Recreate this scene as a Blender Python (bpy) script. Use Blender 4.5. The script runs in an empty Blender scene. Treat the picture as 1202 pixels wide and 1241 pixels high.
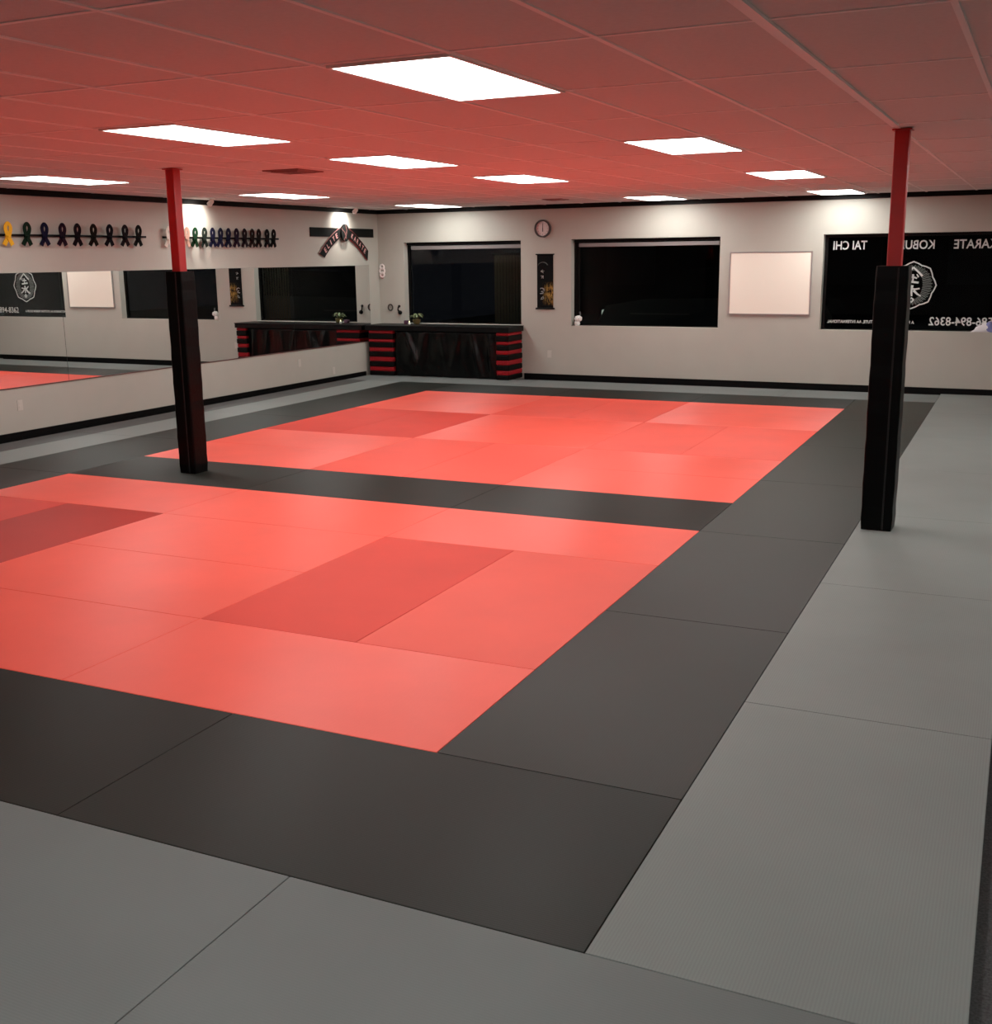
import bpy, bmesh, math, random
from mathutils import Vector, Matrix
random.seed(7)
C = bpy.context.scene.collection
PI = math.pi

# ---------------------------------------------------------------- helpers
def lin(c):
    c = c / 255.0
    return c / 12.92 if c <= 0.04045 else ((c + 0.055) / 1.055) ** 2.4
def rgb(r, g, b):
    return (lin(r), lin(g), lin(b), 1.0)

def mat(name, col, rough=0.6, metal=0.0, spec=0.5, noise=0.0, nscale=8.0, emit=None, estr=0.0,
        bump=0.0, bscale=60.0, coat=0.0):
    m = bpy.data.materials.new(name); m.use_nodes = True
    nt = m.node_tree; b = nt.nodes['Principled BSDF']
    b.inputs['Base Color'].default_value = col
    b.inputs['Roughness'].default_value = rough
    b.inputs['Metallic'].default_value = metal
    b.inputs['Specular IOR Level'].default_value = spec
    if coat: b.inputs['Coat Weight'].default_value = coat
    tc = nt.nodes.new('ShaderNodeTexCoord')
    if noise > 0:
        n = nt.nodes.new('ShaderNodeTexNoise'); n.inputs['Scale'].default_value = nscale
        n.inputs['Detail'].default_value = 4
        nt.links.new(tc.outputs['Object'], n.inputs['Vector'])
        r = nt.nodes.new('ShaderNodeMapRange')
        r.inputs['To Min'].default_value = 1 - noise; r.inputs['To Max'].default_value = 1 + noise
        r.inputs['From Min'].default_value = 0.3; r.inputs['From Max'].default_value = 0.7
        nt.links.new(n.outputs['Fac'], r.inputs['Value'])
        mx = nt.nodes.new('ShaderNodeVectorMath'); mx.operation = 'SCALE'
        mx.inputs[0].default_value = col[:3]
        nt.links.new(r.outputs['Result'], mx.inputs['Scale'])
        nt.links.new(mx.outputs['Vector'], b.inputs['Base Color'])
    if bump > 0:
        n2 = nt.nodes.new('ShaderNodeTexNoise'); n2.inputs['Scale'].default_value = bscale
        nt.links.new(tc.outputs['Object'], n2.inputs['Vector'])
        bp = nt.nodes.new('ShaderNodeBump'); bp.inputs['Strength'].default_value = bump
        bp.inputs['Distance'].default_value = 0.004
        nt.links.new(n2.outputs['Fac'], bp.inputs['Height'])
        nt.links.new(bp.outputs['Normal'], b.inputs['Normal'])
    if emit:
        b.inputs['Emission Color'].default_value = emit
        b.inputs['Emission Strength'].default_value = estr
    return m

def tatami(name, col, along_x, rough=0.42, spec=0.5, aniso=0.75, ribs=110.0):
    """vinyl judo mat, woven ribs running along the mat's long side"""
    m = bpy.data.materials.new(name); m.use_nodes = True
    nt = m.node_tree; b = nt.nodes['Principled BSDF']; L = nt.links.new
    b.inputs['Roughness'].default_value = rough
    b.inputs['Specular IOR Level'].default_value = spec
    b.inputs['Anisotropic'].default_value = aniso
    tg = nt.nodes.new('ShaderNodeCombineXYZ')
    tg.inputs[1 if along_x else 0].default_value = 1.0
    L(tg.outputs[0], b.inputs['Tangent'])
    tc = nt.nodes.new('ShaderNodeTexCoord')
    w = nt.nodes.new('ShaderNodeTexWave'); w.wave_type = 'BANDS'
    w.bands_direction = 'Y' if along_x else 'X'
    w.inputs['Scale'].default_value = ribs * 0.314 / 1.0 * 0.9
    w.inputs['Distortion'].default_value = 0.4; w.inputs['Detail'].default_value = 1
    w.inputs['Detail Scale'].default_value = 3
    L(tc.outputs['Object'], w.inputs['Vector'])
    w2 = nt.nodes.new('ShaderNodeTexWave'); w2.wave_type = 'BANDS'
    w2.bands_direction = 'X' if along_x else 'Y'
    w2.inputs['Scale'].default_value = ribs * 0.314 * 1.3
    L(tc.outputs['Object'], w2.inputs['Vector'])
    mu = nt.nodes.new('ShaderNodeMath'); mu.operation = 'MULTIPLY_ADD'
    L(w2.outputs['Fac'], mu.inputs[0]); mu.inputs[1].default_value = 0.35
    L(w.outputs['Fac'], mu.inputs[2])
    bp = nt.nodes.new('ShaderNodeBump'); bp.inputs['Strength'].default_value = 0.14
    bp.inputs['Distance'].default_value = 0.001
    L(mu.outputs[0], bp.inputs['Height']); L(bp.outputs['Normal'], b.inputs['Normal'])
    n = nt.nodes.new('ShaderNodeTexNoise'); n.inputs['Scale'].default_value = 1.6
    n.inputs['Detail'].default_value = 5
    geo = nt.nodes.new('ShaderNodeNewGeometry')
    L(geo.outputs['Position'], n.inputs['Vector'])
    r = nt.nodes.new('ShaderNodeMapRange'); r.inputs['To Min'].default_value = 0.95
    r.inputs['To Max'].default_value = 1.05
    r.inputs['From Min'].default_value = 0.3; r.inputs['From Max'].default_value = 0.7
    L(n.outputs['Fac'], r.inputs['Value'])
    r2 = nt.nodes.new('ShaderNodeMapRange'); r2.inputs['To Min'].default_value = 0.975 if along_x else 0.94
    r2.inputs['To Max'].default_value = 1.02 if along_x else 1.04
    L(w.outputs['Fac'], r2.inputs['Value'])
    mm = nt.nodes.new('ShaderNodeMath'); mm.operation = 'MULTIPLY'
    L(r.outputs['Result'], mm.inputs[0]); L(r2.outputs['Result'], mm.inputs[1])
    mx = nt.nodes.new('ShaderNodeVectorMath'); mx.operation = 'SCALE'
    mx.inputs[0].default_value = col[:3]
    L(mm.outputs[0], mx.inputs['Scale']); L(mx.outputs['Vector'], b.inputs['Base Color'])
    return m

class MB:
    def __init__(self): self.bm = bmesh.new()
    def box(self, x0, x1, y0, y1, z0, z1, bev=0.0, rot=None, piv=None):
        vs = [self.bm.verts.new((x, y, z)) for x in (x0, x1) for y in (y0, y1) for z in (z0, z1)]
        f = [(0, 1, 3, 2), (4, 6, 7, 5), (0, 4, 5, 1), (2, 3, 7, 6), (0, 2, 6, 4), (1, 5, 7, 3)]
        fs = [self.bm.faces.new([vs[i] for i in q]) for q in f]
        if rot is not None:
            bmesh.ops.rotate(self.bm, verts=vs, cent=piv or Vector((0, 0, 0)), matrix=rot)
        if bev > 0:
            es = list({e for fa in fs for e in fa.edges})
            bmesh.ops.bevel(self.bm, geom=es, offset=bev, segments=2, affect='EDGES', profile=0.5)
        return self
    def tube(self, pts, r, n=10, closed=False, radii=None):
        pts = [Vector(p) for p in pts]; rings = []; N = len(pts)
        for i, p in enumerate(pts):
            a = pts[(i - 1) % N] if (closed or i > 0) else p
            b = pts[(i + 1) % N] if (closed or i < N - 1) else p
            t = (b - a).normalized()
            u = t.orthogonal().normalized() if i == 0 else (pu - t * pu.dot(t)).normalized()
            pu = u; v = t.cross(u); rr = radii[i] if radii else r
            rings.append([self.bm.verts.new(p + (u * math.cos(2 * PI * k / n) + v * math.sin(2 * PI * k / n)) * rr) for k in range(n)])
        for i in range(N if closed else N - 1):
            A, B = rings[i], rings[(i + 1) % N]
            for k in range(n):
                self.bm.faces.new((A[k], A[(k + 1) % n], B[(k + 1) % n], B[k]))
        if not closed:
            self.bm.faces.new(rings[0][::-1]); self.bm.faces.new(rings[-1])
        return self
    def lathe(self, c, prof, n=24, axis='Z'):
        c = Vector(c); rings = []
        for r, h in prof:
            ring = []
            for k in range(n):
                a = 2 * PI * k / n
                if axis == 'Z': d = Vector((r * math.cos(a), r * math.sin(a), h))
                elif axis == 'Y': d = Vector((r * math.cos(a), h, r * math.sin(a)))
                else: d = Vector((h, r * math.cos(a), r * math.sin(a)))
                ring.append(self.bm.verts.new(c + d))
            rings.append(ring)
        for A, B in zip(rings, rings[1:]):
            for k in range(n):
                self.bm.faces.new((A[k], A[(k + 1) % n], B[(k + 1) % n], B[k]))
        self.bm.faces.new(rings[0][::-1]); self.bm.faces.new(rings[-1])
        return self
    def prism(self, poly, f, d0, d1):
        """poly: list of (u, v); f(u, v, d) -> world"""
        a = [self.bm.verts.new(f(u, v, d0)) for u, v in poly]
        b = [self.bm.verts.new(f(u, v, d1)) for u, v in poly]
        self.bm.faces.new(a[::-1]); self.bm.faces.new(b)
        n = len(poly)
        for i in range(n):
            self.bm.faces.new((a[i], a[(i + 1) % n], b[(i + 1) % n], b[i]))
        return self
    def stroke(self, pts, w, f, d0, d1, w1=None):
        """flat brush stroke of varying width along 2D points"""
        P = [Vector(p) for p in pts]; L = []; R = []
        for i, p in enumerate(P):
            t = (P[min(i + 1, len(P) - 1)] - P[max(i - 1, 0)]).normalized()
            n = Vector((-t.y, t.x)); k = i / (len(P) - 1)
            ww = (w if w1 is None else w + (w1 - w) * k) / 2
            L.append(p + n * ww); R.append(p - n * ww)
        for i in range(len(P) - 1):
            self.prism([tuple(L[i]), tuple(R[i]), tuple(R[i + 1]), tuple(L[i + 1])], f, d0, d1)
        return self
    def build(self, name, m, parent=None, smooth=False, origin=None):
        bm = self.bm
        bmesh.ops.recalc_face_normals(bm, faces=bm.faces)
        if origin is not None:
            bmesh.ops.translate(bm, verts=bm.verts, vec=-Vector(origin))
        me = bpy.data.meshes.new(name); bm.to_mesh(me); bm.free()
        if smooth:
            for p in me.polygons: p.use_smooth = True
        me.materials.append(m)
        o = bpy.data.objects.new(name, me); C.objects.link(o)
        if origin is not None: o.location = origin
        if parent is not None:
            o.parent = parent; w = Vector((0, 0, 0)); q = parent
            while q is not None: w += Vector(q.location); q = q.parent
            o.location = o.location - w
        return o

def tag(o, label=None, cat=None, group=None, kind=None):
    if label: o['label'] = label
    if cat: o['category'] = cat
    if group: o['group'] = group
    if kind: o['kind'] = kind
    return o
def thing(name, loc, label, cat, group=None):
    o = bpy.data.objects.new(name, None); C.objects.link(o); o.location = loc
    o.empty_display_size = 0.1
    return tag(o, label, cat, group)
def struct(o): return tag(o, kind='structure')

def text_verts(s, size, bold=0.0):
    cu = bpy.data.curves.new('lettering', 'FONT'); cu.body = s; cu.size = size
    cu.align_x = 'CENTER'; cu.align_y = 'CENTER'; cu.offset = bold; cu.resolution_u = 3
    ob = bpy.data.objects.new('lettering_source', cu)
    me = bpy.data.meshes.new_from_object(ob)
    V = [tuple(v.co[:2]) for v in me.vertices]; F = [tuple(p.vertices) for p in me.polygons]
    bpy.data.objects.remove(ob); bpy.data.curves.remove(cu); bpy.data.meshes.remove(me)
    return V, F
def add_text(mb, s, size, place, fitw=None, fith=None, bold=0.0):
    """place(u, v) -> world point for a letter plane coordinate centred on 0"""
    V, F = text_verts(s, size, bold)
    xs = [v[0] for v in V]; ys = [v[1] for v in V]
    cx = (min(xs) + max(xs)) / 2; cy = (min(ys) + max(ys)) / 2
    sx = fitw / (max(xs) - min(xs)) if fitw else 1
    sy = fith / (max(ys) - min(ys)) if fith else 1
    vs = [mb.bm.verts.new(place((v[0] - cx) * sx, (v[1] - cy) * sy)) for v in V]
    for f in F:
        try: mb.bm.faces.new([vs[i] for i in f])
        except ValueError: pass

FAR = lambda u, v, d: Vector((u, -d, v))      # far wall: u to the right, v up, d into the room
LEFT = lambda s, v, d: Vector((d, s, v))      # left wall: s = Y, v up, d into the room

# ---------------------------------------------------------------- materials
M = dict(
    wall=mat('white_wall_paint', rgb(177, 173, 162), 0.55, noise=0.02, nscale=3, bump=0.05, bscale=120),
    ceil=mat('ceiling_tile_white', rgb(222, 220, 218), 0.9, noise=0.03, nscale=40, bump=0.25, bscale=150),
    tbar=mat('ceiling_grid_paint', rgb(250, 248, 246), 0.5),
    black_trim=mat('black_trim', rgb(6, 5, 5), 0.45, spec=0.12),
    carpet=mat('dark_carpet', rgb(58, 58, 58), 0.95, noise=0.5, nscale=120, bump=0.8, bscale=260),
    alu=mat('brushed_aluminium', rgb(170, 168, 165), 0.35, metal=0.8),
    lens=mat('light_diffuser', rgb(250, 250, 248), 0.4, emit=(0.985, 1.0, 0.965, 1), estr=17.5),
    white_paint=mat('white_enamel', rgb(235, 232, 226), 0.35),
    mirror=mat('mirror_silver', (0.86, 0.88, 0.87, 1), 0.0, metal=1.0),
    mirror_edge=mat('mirror_edge', rgb(60, 66, 64), 0.2),
    red_paint=mat('red_post_paint', rgb(176, 26, 28), 0.35, noise=0.04),
    vinyl=mat('black_vinyl', rgb(3, 3, 3), 0.4, spec=0.1, noise=0.15, nscale=14, bump=0.25, bscale=30),
    velcro=mat('black_webbing', rgb(9, 9, 9), 0.8),
    cloth=mat('black_plastic_cloth', rgb(2, 2, 2), 0.22, spec=0.22, bump=0.5, bscale=14),
    slab=mat('black_table_cover', rgb(10, 8, 8), 0.5, spec=0.12),
    pad_red=mat('red_pad_vinyl', rgb(146, 24, 30), 0.5, spec=0.12, noise=0.06),
    pad_black=mat('black_pad_vinyl', rgb(9, 5, 5), 0.5, spec=0.1),
    letter=mat('white_window_vinyl', rgb(205, 208, 204), 0.6),
    letter_dim=mat('grey_window_vinyl', rgb(130, 138, 133), 0.6),
    board=mat('whiteboard_enamel', rgb(250, 238, 222), 0.22),
    asphalt=mat('night_asphalt', rgb(30, 30, 32), 0.8, noise=0.2),
    facade=mat('night_facade', rgb(24, 25, 27), 0.9, noise=0.3, nscale=1.0),
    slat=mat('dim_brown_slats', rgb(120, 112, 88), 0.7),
    plastic=mat('outlet_plastic', rgb(196, 190, 180), 0.35),
    headrail=mat('headrail_paint', rgb(122, 114, 112), 0.5),
    dark=mat('dark_slot', rgb(20, 20, 20), 0.5),
)
def glass():
    m = bpy.data.materials.new('window_glass'); m.use_nodes = True; nt = m.node_tree
    nt.nodes.remove(nt.nodes['Principled BSDF']); out = nt.nodes['Material Output']
    t = nt.nodes.new('ShaderNodeBsdfTransparent'); t.inputs[0].default_value = (0.55, 0.57, 0.57, 1)
    g = nt.nodes.new('ShaderNodeBsdfGlossy'); g.inputs['Roughness'].default_value = 0.015
    fr = nt.nodes.new('ShaderNodeFresnel'); fr.inputs[0].default_value = 1.3
    mx = nt.nodes.new('ShaderNodeMixShader')
    nt.links.new(fr.outputs[0], mx.inputs[0]); nt.links.new(t.outputs[0], mx.inputs[1])
    nt.links.new(g.outputs[0], mx.inputs[2]); nt.links.new(mx.outputs[0], out.inputs[0])
    return m
M['glass'] = glass()

# ---------------------------------------------------------------- room shell
H = 2.72; XR = 13.0; YN = -21.5; FL = -0.035
wins = [(0.50, 2.67), (3.54, 5.91), (7.40, 9.84)]
WZ0, WZ1 = 0.83, 2.18; WD = 0.18
xs = [-0.2]
for a, b in wins: xs += [a, b]
xs.append(XR + 0.2)
wf = MB()
for i in range(len(xs) - 1):
    if i % 2 == 0: wf.box(xs[i], xs[i + 1], 0, WD, FL, H)
    else:
        wf.box(xs[i], xs[i + 1], 0, WD, FL, WZ0); wf.box(xs[i], xs[i + 1], 0, WD, WZ1, H)
struct(wf.build('wall_far', M['wall']))
struct(MB().box(-0.2, 0, YN, 0, FL, H).build('wall_left', M['wall']))
struct(MB().box(XR, XR + 0.2, YN, 0, FL, H).build('wall_right', M['wall']))
struct(MB().box(-0.2, XR + 0.2, YN - 0.2, YN, FL, H).build('wall_near', M['wall']))
struct(MB().box(-0.2, XR + 0.2, YN - 0.2, WD, FL - 0.1, FL).build('floor', M['carpet']))
struct(MB().box(-0.2, XR + 0.2, YN - 0.2, WD, H, H + 0.1).build('ceiling', M['ceil']))
# white half wall panel below the mirrors, a touch proud of the wall
struct(MB().box(0, 0.022, YN, -0.30, FL, 0.552, 0.003).build('trim_1', M['wall']))
struct(MB().box(0, 0.028, YN, -0.30, 0.552, 0.562).build('trim_2', mat('mirror_channel', rgb(96, 60, 56), 0.4)))  # mirror ledge, its red reflection painted into the colour
# black skirting and crown
struct(MB().box(0.022, 0.036, YN, -0.57, FL, 0.066, 0.003).build('baseboard_left', M['black_trim']))
struct(MB().box(2.72, XR, -0.014, 0, FL, 0.066, 0.003).build('baseboard_far', M['black_trim']))
struct(MB().box(0, 0.025, YN, 0, 2.652, H, 0.003).build('trim_3', M['black_trim']))
struct(MB().box(0, XR, -0.025, 0, 2.652, H, 0.003).build('trim_4', M['black_trim']))
# suspended ceiling grid
GX = [9.36 - 0.625 * k for k in range(-5, 15)]; GY = [-12.59 + 1.23 * k for k in range(-7, 11)]
g = MB()
for x in GX: g.box(x - 0.012, x + 0.012, YN, -0.03, H - 0.006, H + 0.001)
for y in GY:
    if YN < y < -0.05: g.box(0.03, XR, y - 0.012, y + 0.012, H - 0.004, H + 0.001)
# a wider main runner above the right-hand post
g.box(9.36 - 0.022, 9.36 + 0.022, YN, -8.8, H - 0.012, H)
struct(g.build('trim_5', M['tbar']))

# ---------------------------------------------------------------- windows
for n, (a, b) in enumerate(wins):
    fr = MB(); t = 0.045; y0, y1 = 0.13, 0.175
    fr.box(a, a + t, y0, y1, WZ0, WZ1).box(b - t, b, y0, y1, WZ0, WZ1)
    fr.box(a + t, b - t, y0, y1, WZ0, WZ0 + t * 0.6).box(a + t, b - t, y0, y1, WZ1 - t, WZ1)
    if n == 1: fr.box(a + t, a + t + 0.05, y0 + 0.012, y1, WZ0 + t, WZ1 - t)
    w = struct(fr.build('window_%d' % (n + 1), M['black_trim']))
    MB().box(a + t, b - t, 0.150, 0.156, WZ0 + t * 0.6, WZ1 - t).build('window_glass', M['glass'], w)
    MB().box(a, b, 0.005, 0.13, WZ0, WZ0 + 0.012, 0.002).build('window_sill', M['wall'], w)
    if n < 2:
        MB().box(a + 0.02, b - 0.01, 0.075, 0.125, WZ1 - 0.045, WZ1 - 0.001).build('header_cover', M['black_trim'], w)
        o = MB().box(a + 0.10, b - 0.03, 0.07, 0.118, 2.06, 2.118, 0.006).build('blind_headrail', M['headrail'], w)
        tag(o, 'white blind headrail')

# lettering on window 3 faces the street, so it reads backwards from in here
def rev(cx, cz, d=-0.146):
    return lambda u, v: Vector((cx - u, -d, cz + v))
def window_text(name, s, cx, cz, w, h, label, bold=0.0, m='letter'):
    mb = MB(); add_text(mb, s, 0.1, rev(cx, cz), w, h, bold)
    o = mb.build(name, M[m]); tag(o, label, 'lettering', 'vinyl lettering on the right window'); return o
window_text('window_lettering', 'TAI CHI', 7.745, 2.025, 0.46, 0.122, 'white reversed word TAI CHI at upper left of the right window', 0.0012)
window_text('window_lettering', 'KOBUDO', 8.565, 2.020, 0.61, 0.122, 'white reversed word KOBUDO at the top middle of right window behind post', 0.0012)
window_text('window_lettering', 'KARATE', 9.385, 2.020, 0.535, 0.122, 'white reversed word KARATE at the upper right of the right window', 0.0012)
window_text('window_lettering', '586-894-8362', 9.275, 0.975, 0.82, 0.118, 'large white reversed phone number 586-894-8362 low on right window', 0.0012)
window_text('window_lettering', 'A PROUD MEMBER INSTITUTE, AA INTERNATIONAL', 8.075, 0.952, 1.19, 0.050, 'small white reversed line of text at the bottom of right window', 0.0015)

# crest decal
def crest():
    cx, cz = 8.615, 1.468; R = 0.325
    f = lambda u, v, d: Vector((cx - u, 0.146 - d, cz + v))
    root = thing('window_crest', (cx, 0.146, cz), 'round white scalloped crest decal with brush characters on right window', 'decal')
    mb = MB(); pts = []
    for k in range(8):
        a0 = PI / 2 + k * PI / 4
        for j in range(8):
            t = j / 8; a = a0 + t * PI / 4
            r = R * (1 - 0.085 * math.sin(PI * t) + 0.024 * abs(math.sin(2 * PI * t)) + (0.02 if j == 0 else 0))
            pts.append((0.97 * r * math.cos(a), r * math.sin(a)))
    n = len(pts)
    for i in range(n):
        p, q = pts[i], pts[(i + 1) % n]; k = 0.945
        mb.prism([p, q, (q[0] * k, q[1] * k), (p[0] * k, p[1] * k)], f, 0, 0.001)
    mb.build('crest_outline', M['letter'], root)
    mb = MB()
    for k in range(72):
        a = 2 * PI * k / 72; ca, sa = math.cos(a), math.sin(a)
        r0x, r0z = 0.135, 0.20; r1 = 0.275 if k % 2 else 0.262
        p0 = (r0x * ca, r0z * sa); p1 = (0.95 * r1 * ca, r1 * sa); w = 0.0034
        mb.prism([(p0[0] - sa * w * .75, p0[1] + ca * w * .75), (p0[0] + sa * w * .75, p0[1] - ca * w * .75),
                  (p1[0] + sa * w, p1[1] - ca * w), (p1[0] - sa * w, p1[1] + ca * w)], f, 0, 0.001)
    mb.build('crest_rays', M['letter_dim'], root)
    mb = MB()
    S = [([(-0.125, 0.125), (-0.06, 0.19), (0.0, 0.245)], .028, .02), ([(0.0, 0.245), (0.06, 0.18), (0.125, 0.125)], .02, .03),
         ([(0.0, 0.15), (-0.005, 0.10), (0.0, 0.05)], .028, .02), ([(-0.055, 0.095), (0.0, 0.115), (0.055, 0.10)], .02, .025),
         ([(-0.08, 0.035), (0.0, 0.045), (0.085, 0.055)], .026, .03), ([(-0.05, 0.15), (-0.075, 0.11)], .015, .02),
         ([(0.0, 0.0), (0.008, -0.07), (0.0, -0.15)], .035, .02), ([(-0.10, -0.045), (-0.04, -0.055), (0.0, -0.05)], .02, .025),
         ([(-0.02, -0.07), (-0.07, -0.12), (-0.12, -0.15)], .032, .016), ([(0.02, -0.06), (0.07, -0.12), (0.13, -0.155)], .028, .04),
         ([(0.10, -0.01), (0.06, -0.045), (0.02, -0.06)], .018, .028), ([(-0.03, -0.20), (0.0, -0.175), (0.03, -0.20)], .02, .02),
         ([(0.03, -0.20), (0.0, -0.235), (-0.03, -0.20)], .02, .02)]
    for p, w0, w1 in S: mb.stroke(p, w0, f, 0.001, 0.002, w1)
    mb.build('brush_characters', M['letter'], root)
crest()

# ---------------------------------------------------------------- night street outside
struct(MB().box(-8, 25, 0.6, 26, -0.2, -0.12).build('ground', M['asphalt']))
bld = thing('street_building', (6, 22, -0.12), 'dark low building across the street seen faintly through the windows', 'building')
MB().box(-6, 20, 22, 24, -0.12, 4.2).build('building_wall', M['facade'], bld)
MB().box(-6.2, 20.2, 21.8, 24.2, 4.2, 4.45).build('building_roof', M['black_trim'], bld)
dimw = mat('dim_window', rgb(34, 36, 40), 0.3)
for k in range(6): MB().box(-4 + k * 3.8, -2.2 + k * 3.8, 21.95, 22.0, 0.9, 2.4).build('building_window', dimw, bld)
rp = thing('reflection_slats', (2.36, 0.24, 0.8), 'dim brown slats standing in for a reflection in the left window', 'reflection')  # added slats imitating a reflection in the glass
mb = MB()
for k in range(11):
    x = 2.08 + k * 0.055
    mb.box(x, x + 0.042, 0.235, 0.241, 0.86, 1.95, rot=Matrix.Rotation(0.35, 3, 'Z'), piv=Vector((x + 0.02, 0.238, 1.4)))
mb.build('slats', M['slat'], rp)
MB().box(2.05, 2.69, 0.215, 0.26, 1.95, 1.99).build('slat_bar', M['dark'], rp)
# parked car
car = thing('parked_car', (4.6, 5.2, -0.12), 'dark car parked outside, just visible low in the middle window', 'car')
def carbody(prof, y0, y1, inset=0.0):
    mb = MB(); mb.prism(prof, lambda u, v, d: Vector((4.6 + u, d, v * 1.28 - 0.12)), y0, y1); return mb
body = [(-2.2, .35), (-2.25, .62), (-2.1, .85), (-1.3, .95), (1.2, .98), (2.1, .92), (2.25, .7), (2.2, .35), (1.75, .3), (1.6, .55), (1.2, .55), (1.05, .3), (-1.05, .3), (-1.2, .55), (-1.6, .55), (-1.75, .3)]
carp = mat('dark_car_paint', rgb(120, 128, 124), 0.2, coat=0.6)
carbody(body, 4.4, 6.1).build('car_body', carp, car)
carbody([(-1.35, .94), (-0.7, 1.38), (0.75, 1.42), (1.5, .97)], 4.52, 5.98).build('cabin', M['dark'], car)
for x in (-1.4, 1.4):
    for y in (4.5, 5.95):
        MB().lathe((4.6 + x, y - 0.1, 0.2), [(0.2, -0.02), (0.32, 0), (0.32, 0.2), (0.2, 0.22)], 20, 'Y').build('wheel', M['dark'], car)
lamp = mat('car_lamp', rgb(160, 165, 160), 0.2, emit=(0.8, 0.9, 0.75, 1), estr=0.8)
for y in (4.45, 5.85): MB().box(2.4 - 0.02, 2.55, y, y + 0.22, 0.76, 0.88, 0.02).build('headlamp', lamp, car)
MB().box(3.0, 4.2, 4.385, 4.399, 0.80, 0.825).build('side_trim', M['alu'], car)

# ---------------------------------------------------------------- mats
SK = 0.0148946
def LT(i, j):
    c, s = math.cos(SK), math.sin(SK)
    return Vector((8.30744 + c * i - s * j, -13.17479 + s * i + c * j, 0))
COL = {  # crosswise and lengthwise tones paint the rib sheen into the base colour
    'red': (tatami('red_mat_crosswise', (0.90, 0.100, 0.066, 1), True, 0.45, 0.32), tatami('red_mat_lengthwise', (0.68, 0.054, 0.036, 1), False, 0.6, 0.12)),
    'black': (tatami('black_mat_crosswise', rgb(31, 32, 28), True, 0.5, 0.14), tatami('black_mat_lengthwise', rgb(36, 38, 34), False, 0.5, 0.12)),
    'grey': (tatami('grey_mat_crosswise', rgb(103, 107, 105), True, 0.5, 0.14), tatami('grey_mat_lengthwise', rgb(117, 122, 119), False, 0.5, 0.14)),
    'dark grey': (tatami('dark_grey_mat_crosswise', rgb(66, 66, 65), True, 0.55, 0.2), tatami('dark_grey_mat_lengthwise', rgb(66, 66, 65), False, 0.55, 0.2)),
}
MESH = {}
COL['mid-glare red'] = (COL['red'][0], tatami('mid_glare_red_mat_lengthwise', (0.80, 0.078, 0.050, 1), False, 0.55, 0.2))
COL['low-glare red'] = (COL['red'][0], tatami('low_glare_red_mat_lengthwise', (0.44, 0.036, 0.026, 1), False, 0.6, 0.1))
def mat_obj(i0, i1, j0, j1, col, label, group):
    w, h = i1 - i0, j1 - j0; key = (round(w, 3), round(h, 3), col)
    if key not in MESH:
        b = MB().box(-w / 2 + .0015, w / 2 - .0015, -h / 2 + .0015, h / 2 - .0015, FL, 0, 0.0025)
        bmesh.ops.recalc_face_normals(b.bm, faces=b.bm.faces)
        me = bpy.data.meshes.new('judo_mat'); b.bm.to_mesh(me); b.bm.free()
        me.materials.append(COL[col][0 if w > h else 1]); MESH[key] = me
    o = bpy.data.objects.new('judo_mat', MESH[key]); C.objects.link(o)
    o.location = LT((i0 + i1) / 2, (j0 + j1) / 2); o.rotation_euler = (0, 0, SK)
    tag(o, label, 'mat', group)
ORD = ['first', 'second', 'third', 'fourth', 'fifth', 'sixth', 'seventh', 'eighth', 'ninth']
G1 = 'red mats of the near red field'
near = [(-2, 0, 0, 1, 'crosswise red mat, right end of the near red field\'s nearest row'),
        (-4, -2, 0, 1, 'crosswise red mat, second from right in near red field\'s nearest row'),
        (-1, 0, 1, 3, 'lengthwise red mat at the right edge of the near red field'),
        (-2, -1, 1, 3, 'lengthwise red mat toned for low glare, second from right edge of the near red field'),
        (-4, -2, 1, 2, 'nearer of the two crosswise red mats central in the near red field'),
        (-4, -2, 2, 3, 'farther of the two crosswise red mats central in the near red field'),
        (-5, -4, 1, 3, 'low-glare red lengthwise mat at the left edge of the photo'),
        (-6, -5, 1, 3, 'red lengthwise mat against left black border, partly out of the photo'),
        (-2, 0, 3, 4, 'crosswise red mat, right end of the near red field\'s farthest row'),
        (-4, -2, 3, 4, 'crosswise red mat, middle of the near red field\'s farthest row'),
        (-6, -4, 3, 4, 'crosswise red mat, left end of the near red field\'s farthest row')]
for a in near: mat_obj(*a[:4], 'mid-glare red' if a[:3] == (-1, 0, 1) else 'low-glare red' if a[:3] == (-5, -4, 1) else 'red', a[4], G1)
nx = ['left', 'middle', 'right']
for r in range(3):
    for c in range(3):
        i, j = -6 + 2 * c, 5 + 2 * r
        rn = ['near', 'central', 'rear'][r]
        if (r + c) % 2 == 0:
            for k, nf in ((0, 'nearer'), (1, 'farther')):
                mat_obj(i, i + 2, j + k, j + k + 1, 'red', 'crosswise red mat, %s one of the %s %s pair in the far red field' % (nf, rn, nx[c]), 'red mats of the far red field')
        else:
            for k, nf in ((0, 'left'), (1, 'right')):
                mat_obj(i + k, i + k + 1, j, j + 2, 'mid-glare red' if (r, c) != (1, 0) else 'red', 'lengthwise red mat, %s-hand one of the %s %s pair in the far red field' % (nf, rn, nx[c]), 'red mats of the far red field')
for k in range(3):
    mat_obj(-2 - 2 * k, -2 * k, 4, 5, 'black', 'crosswise black mat between the two red fields, %s from right' % ORD[k], 'black border mats')
    mat_obj(-2 - 2 * k, -2 * k, 11, 12, 'black', 'crosswise black mat behind the far red field, %s from right' % ORD[k], 'black border mats')
mat_obj(-1, 1, -1, 0, 'black', 'large black mat in front of the near red field\'s right corner', 'black border mats')
mat_obj(-3, -1, -1, 0, 'black', 'black mat at the photo\'s left edge in front of the near red field', 'black border mats')
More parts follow.
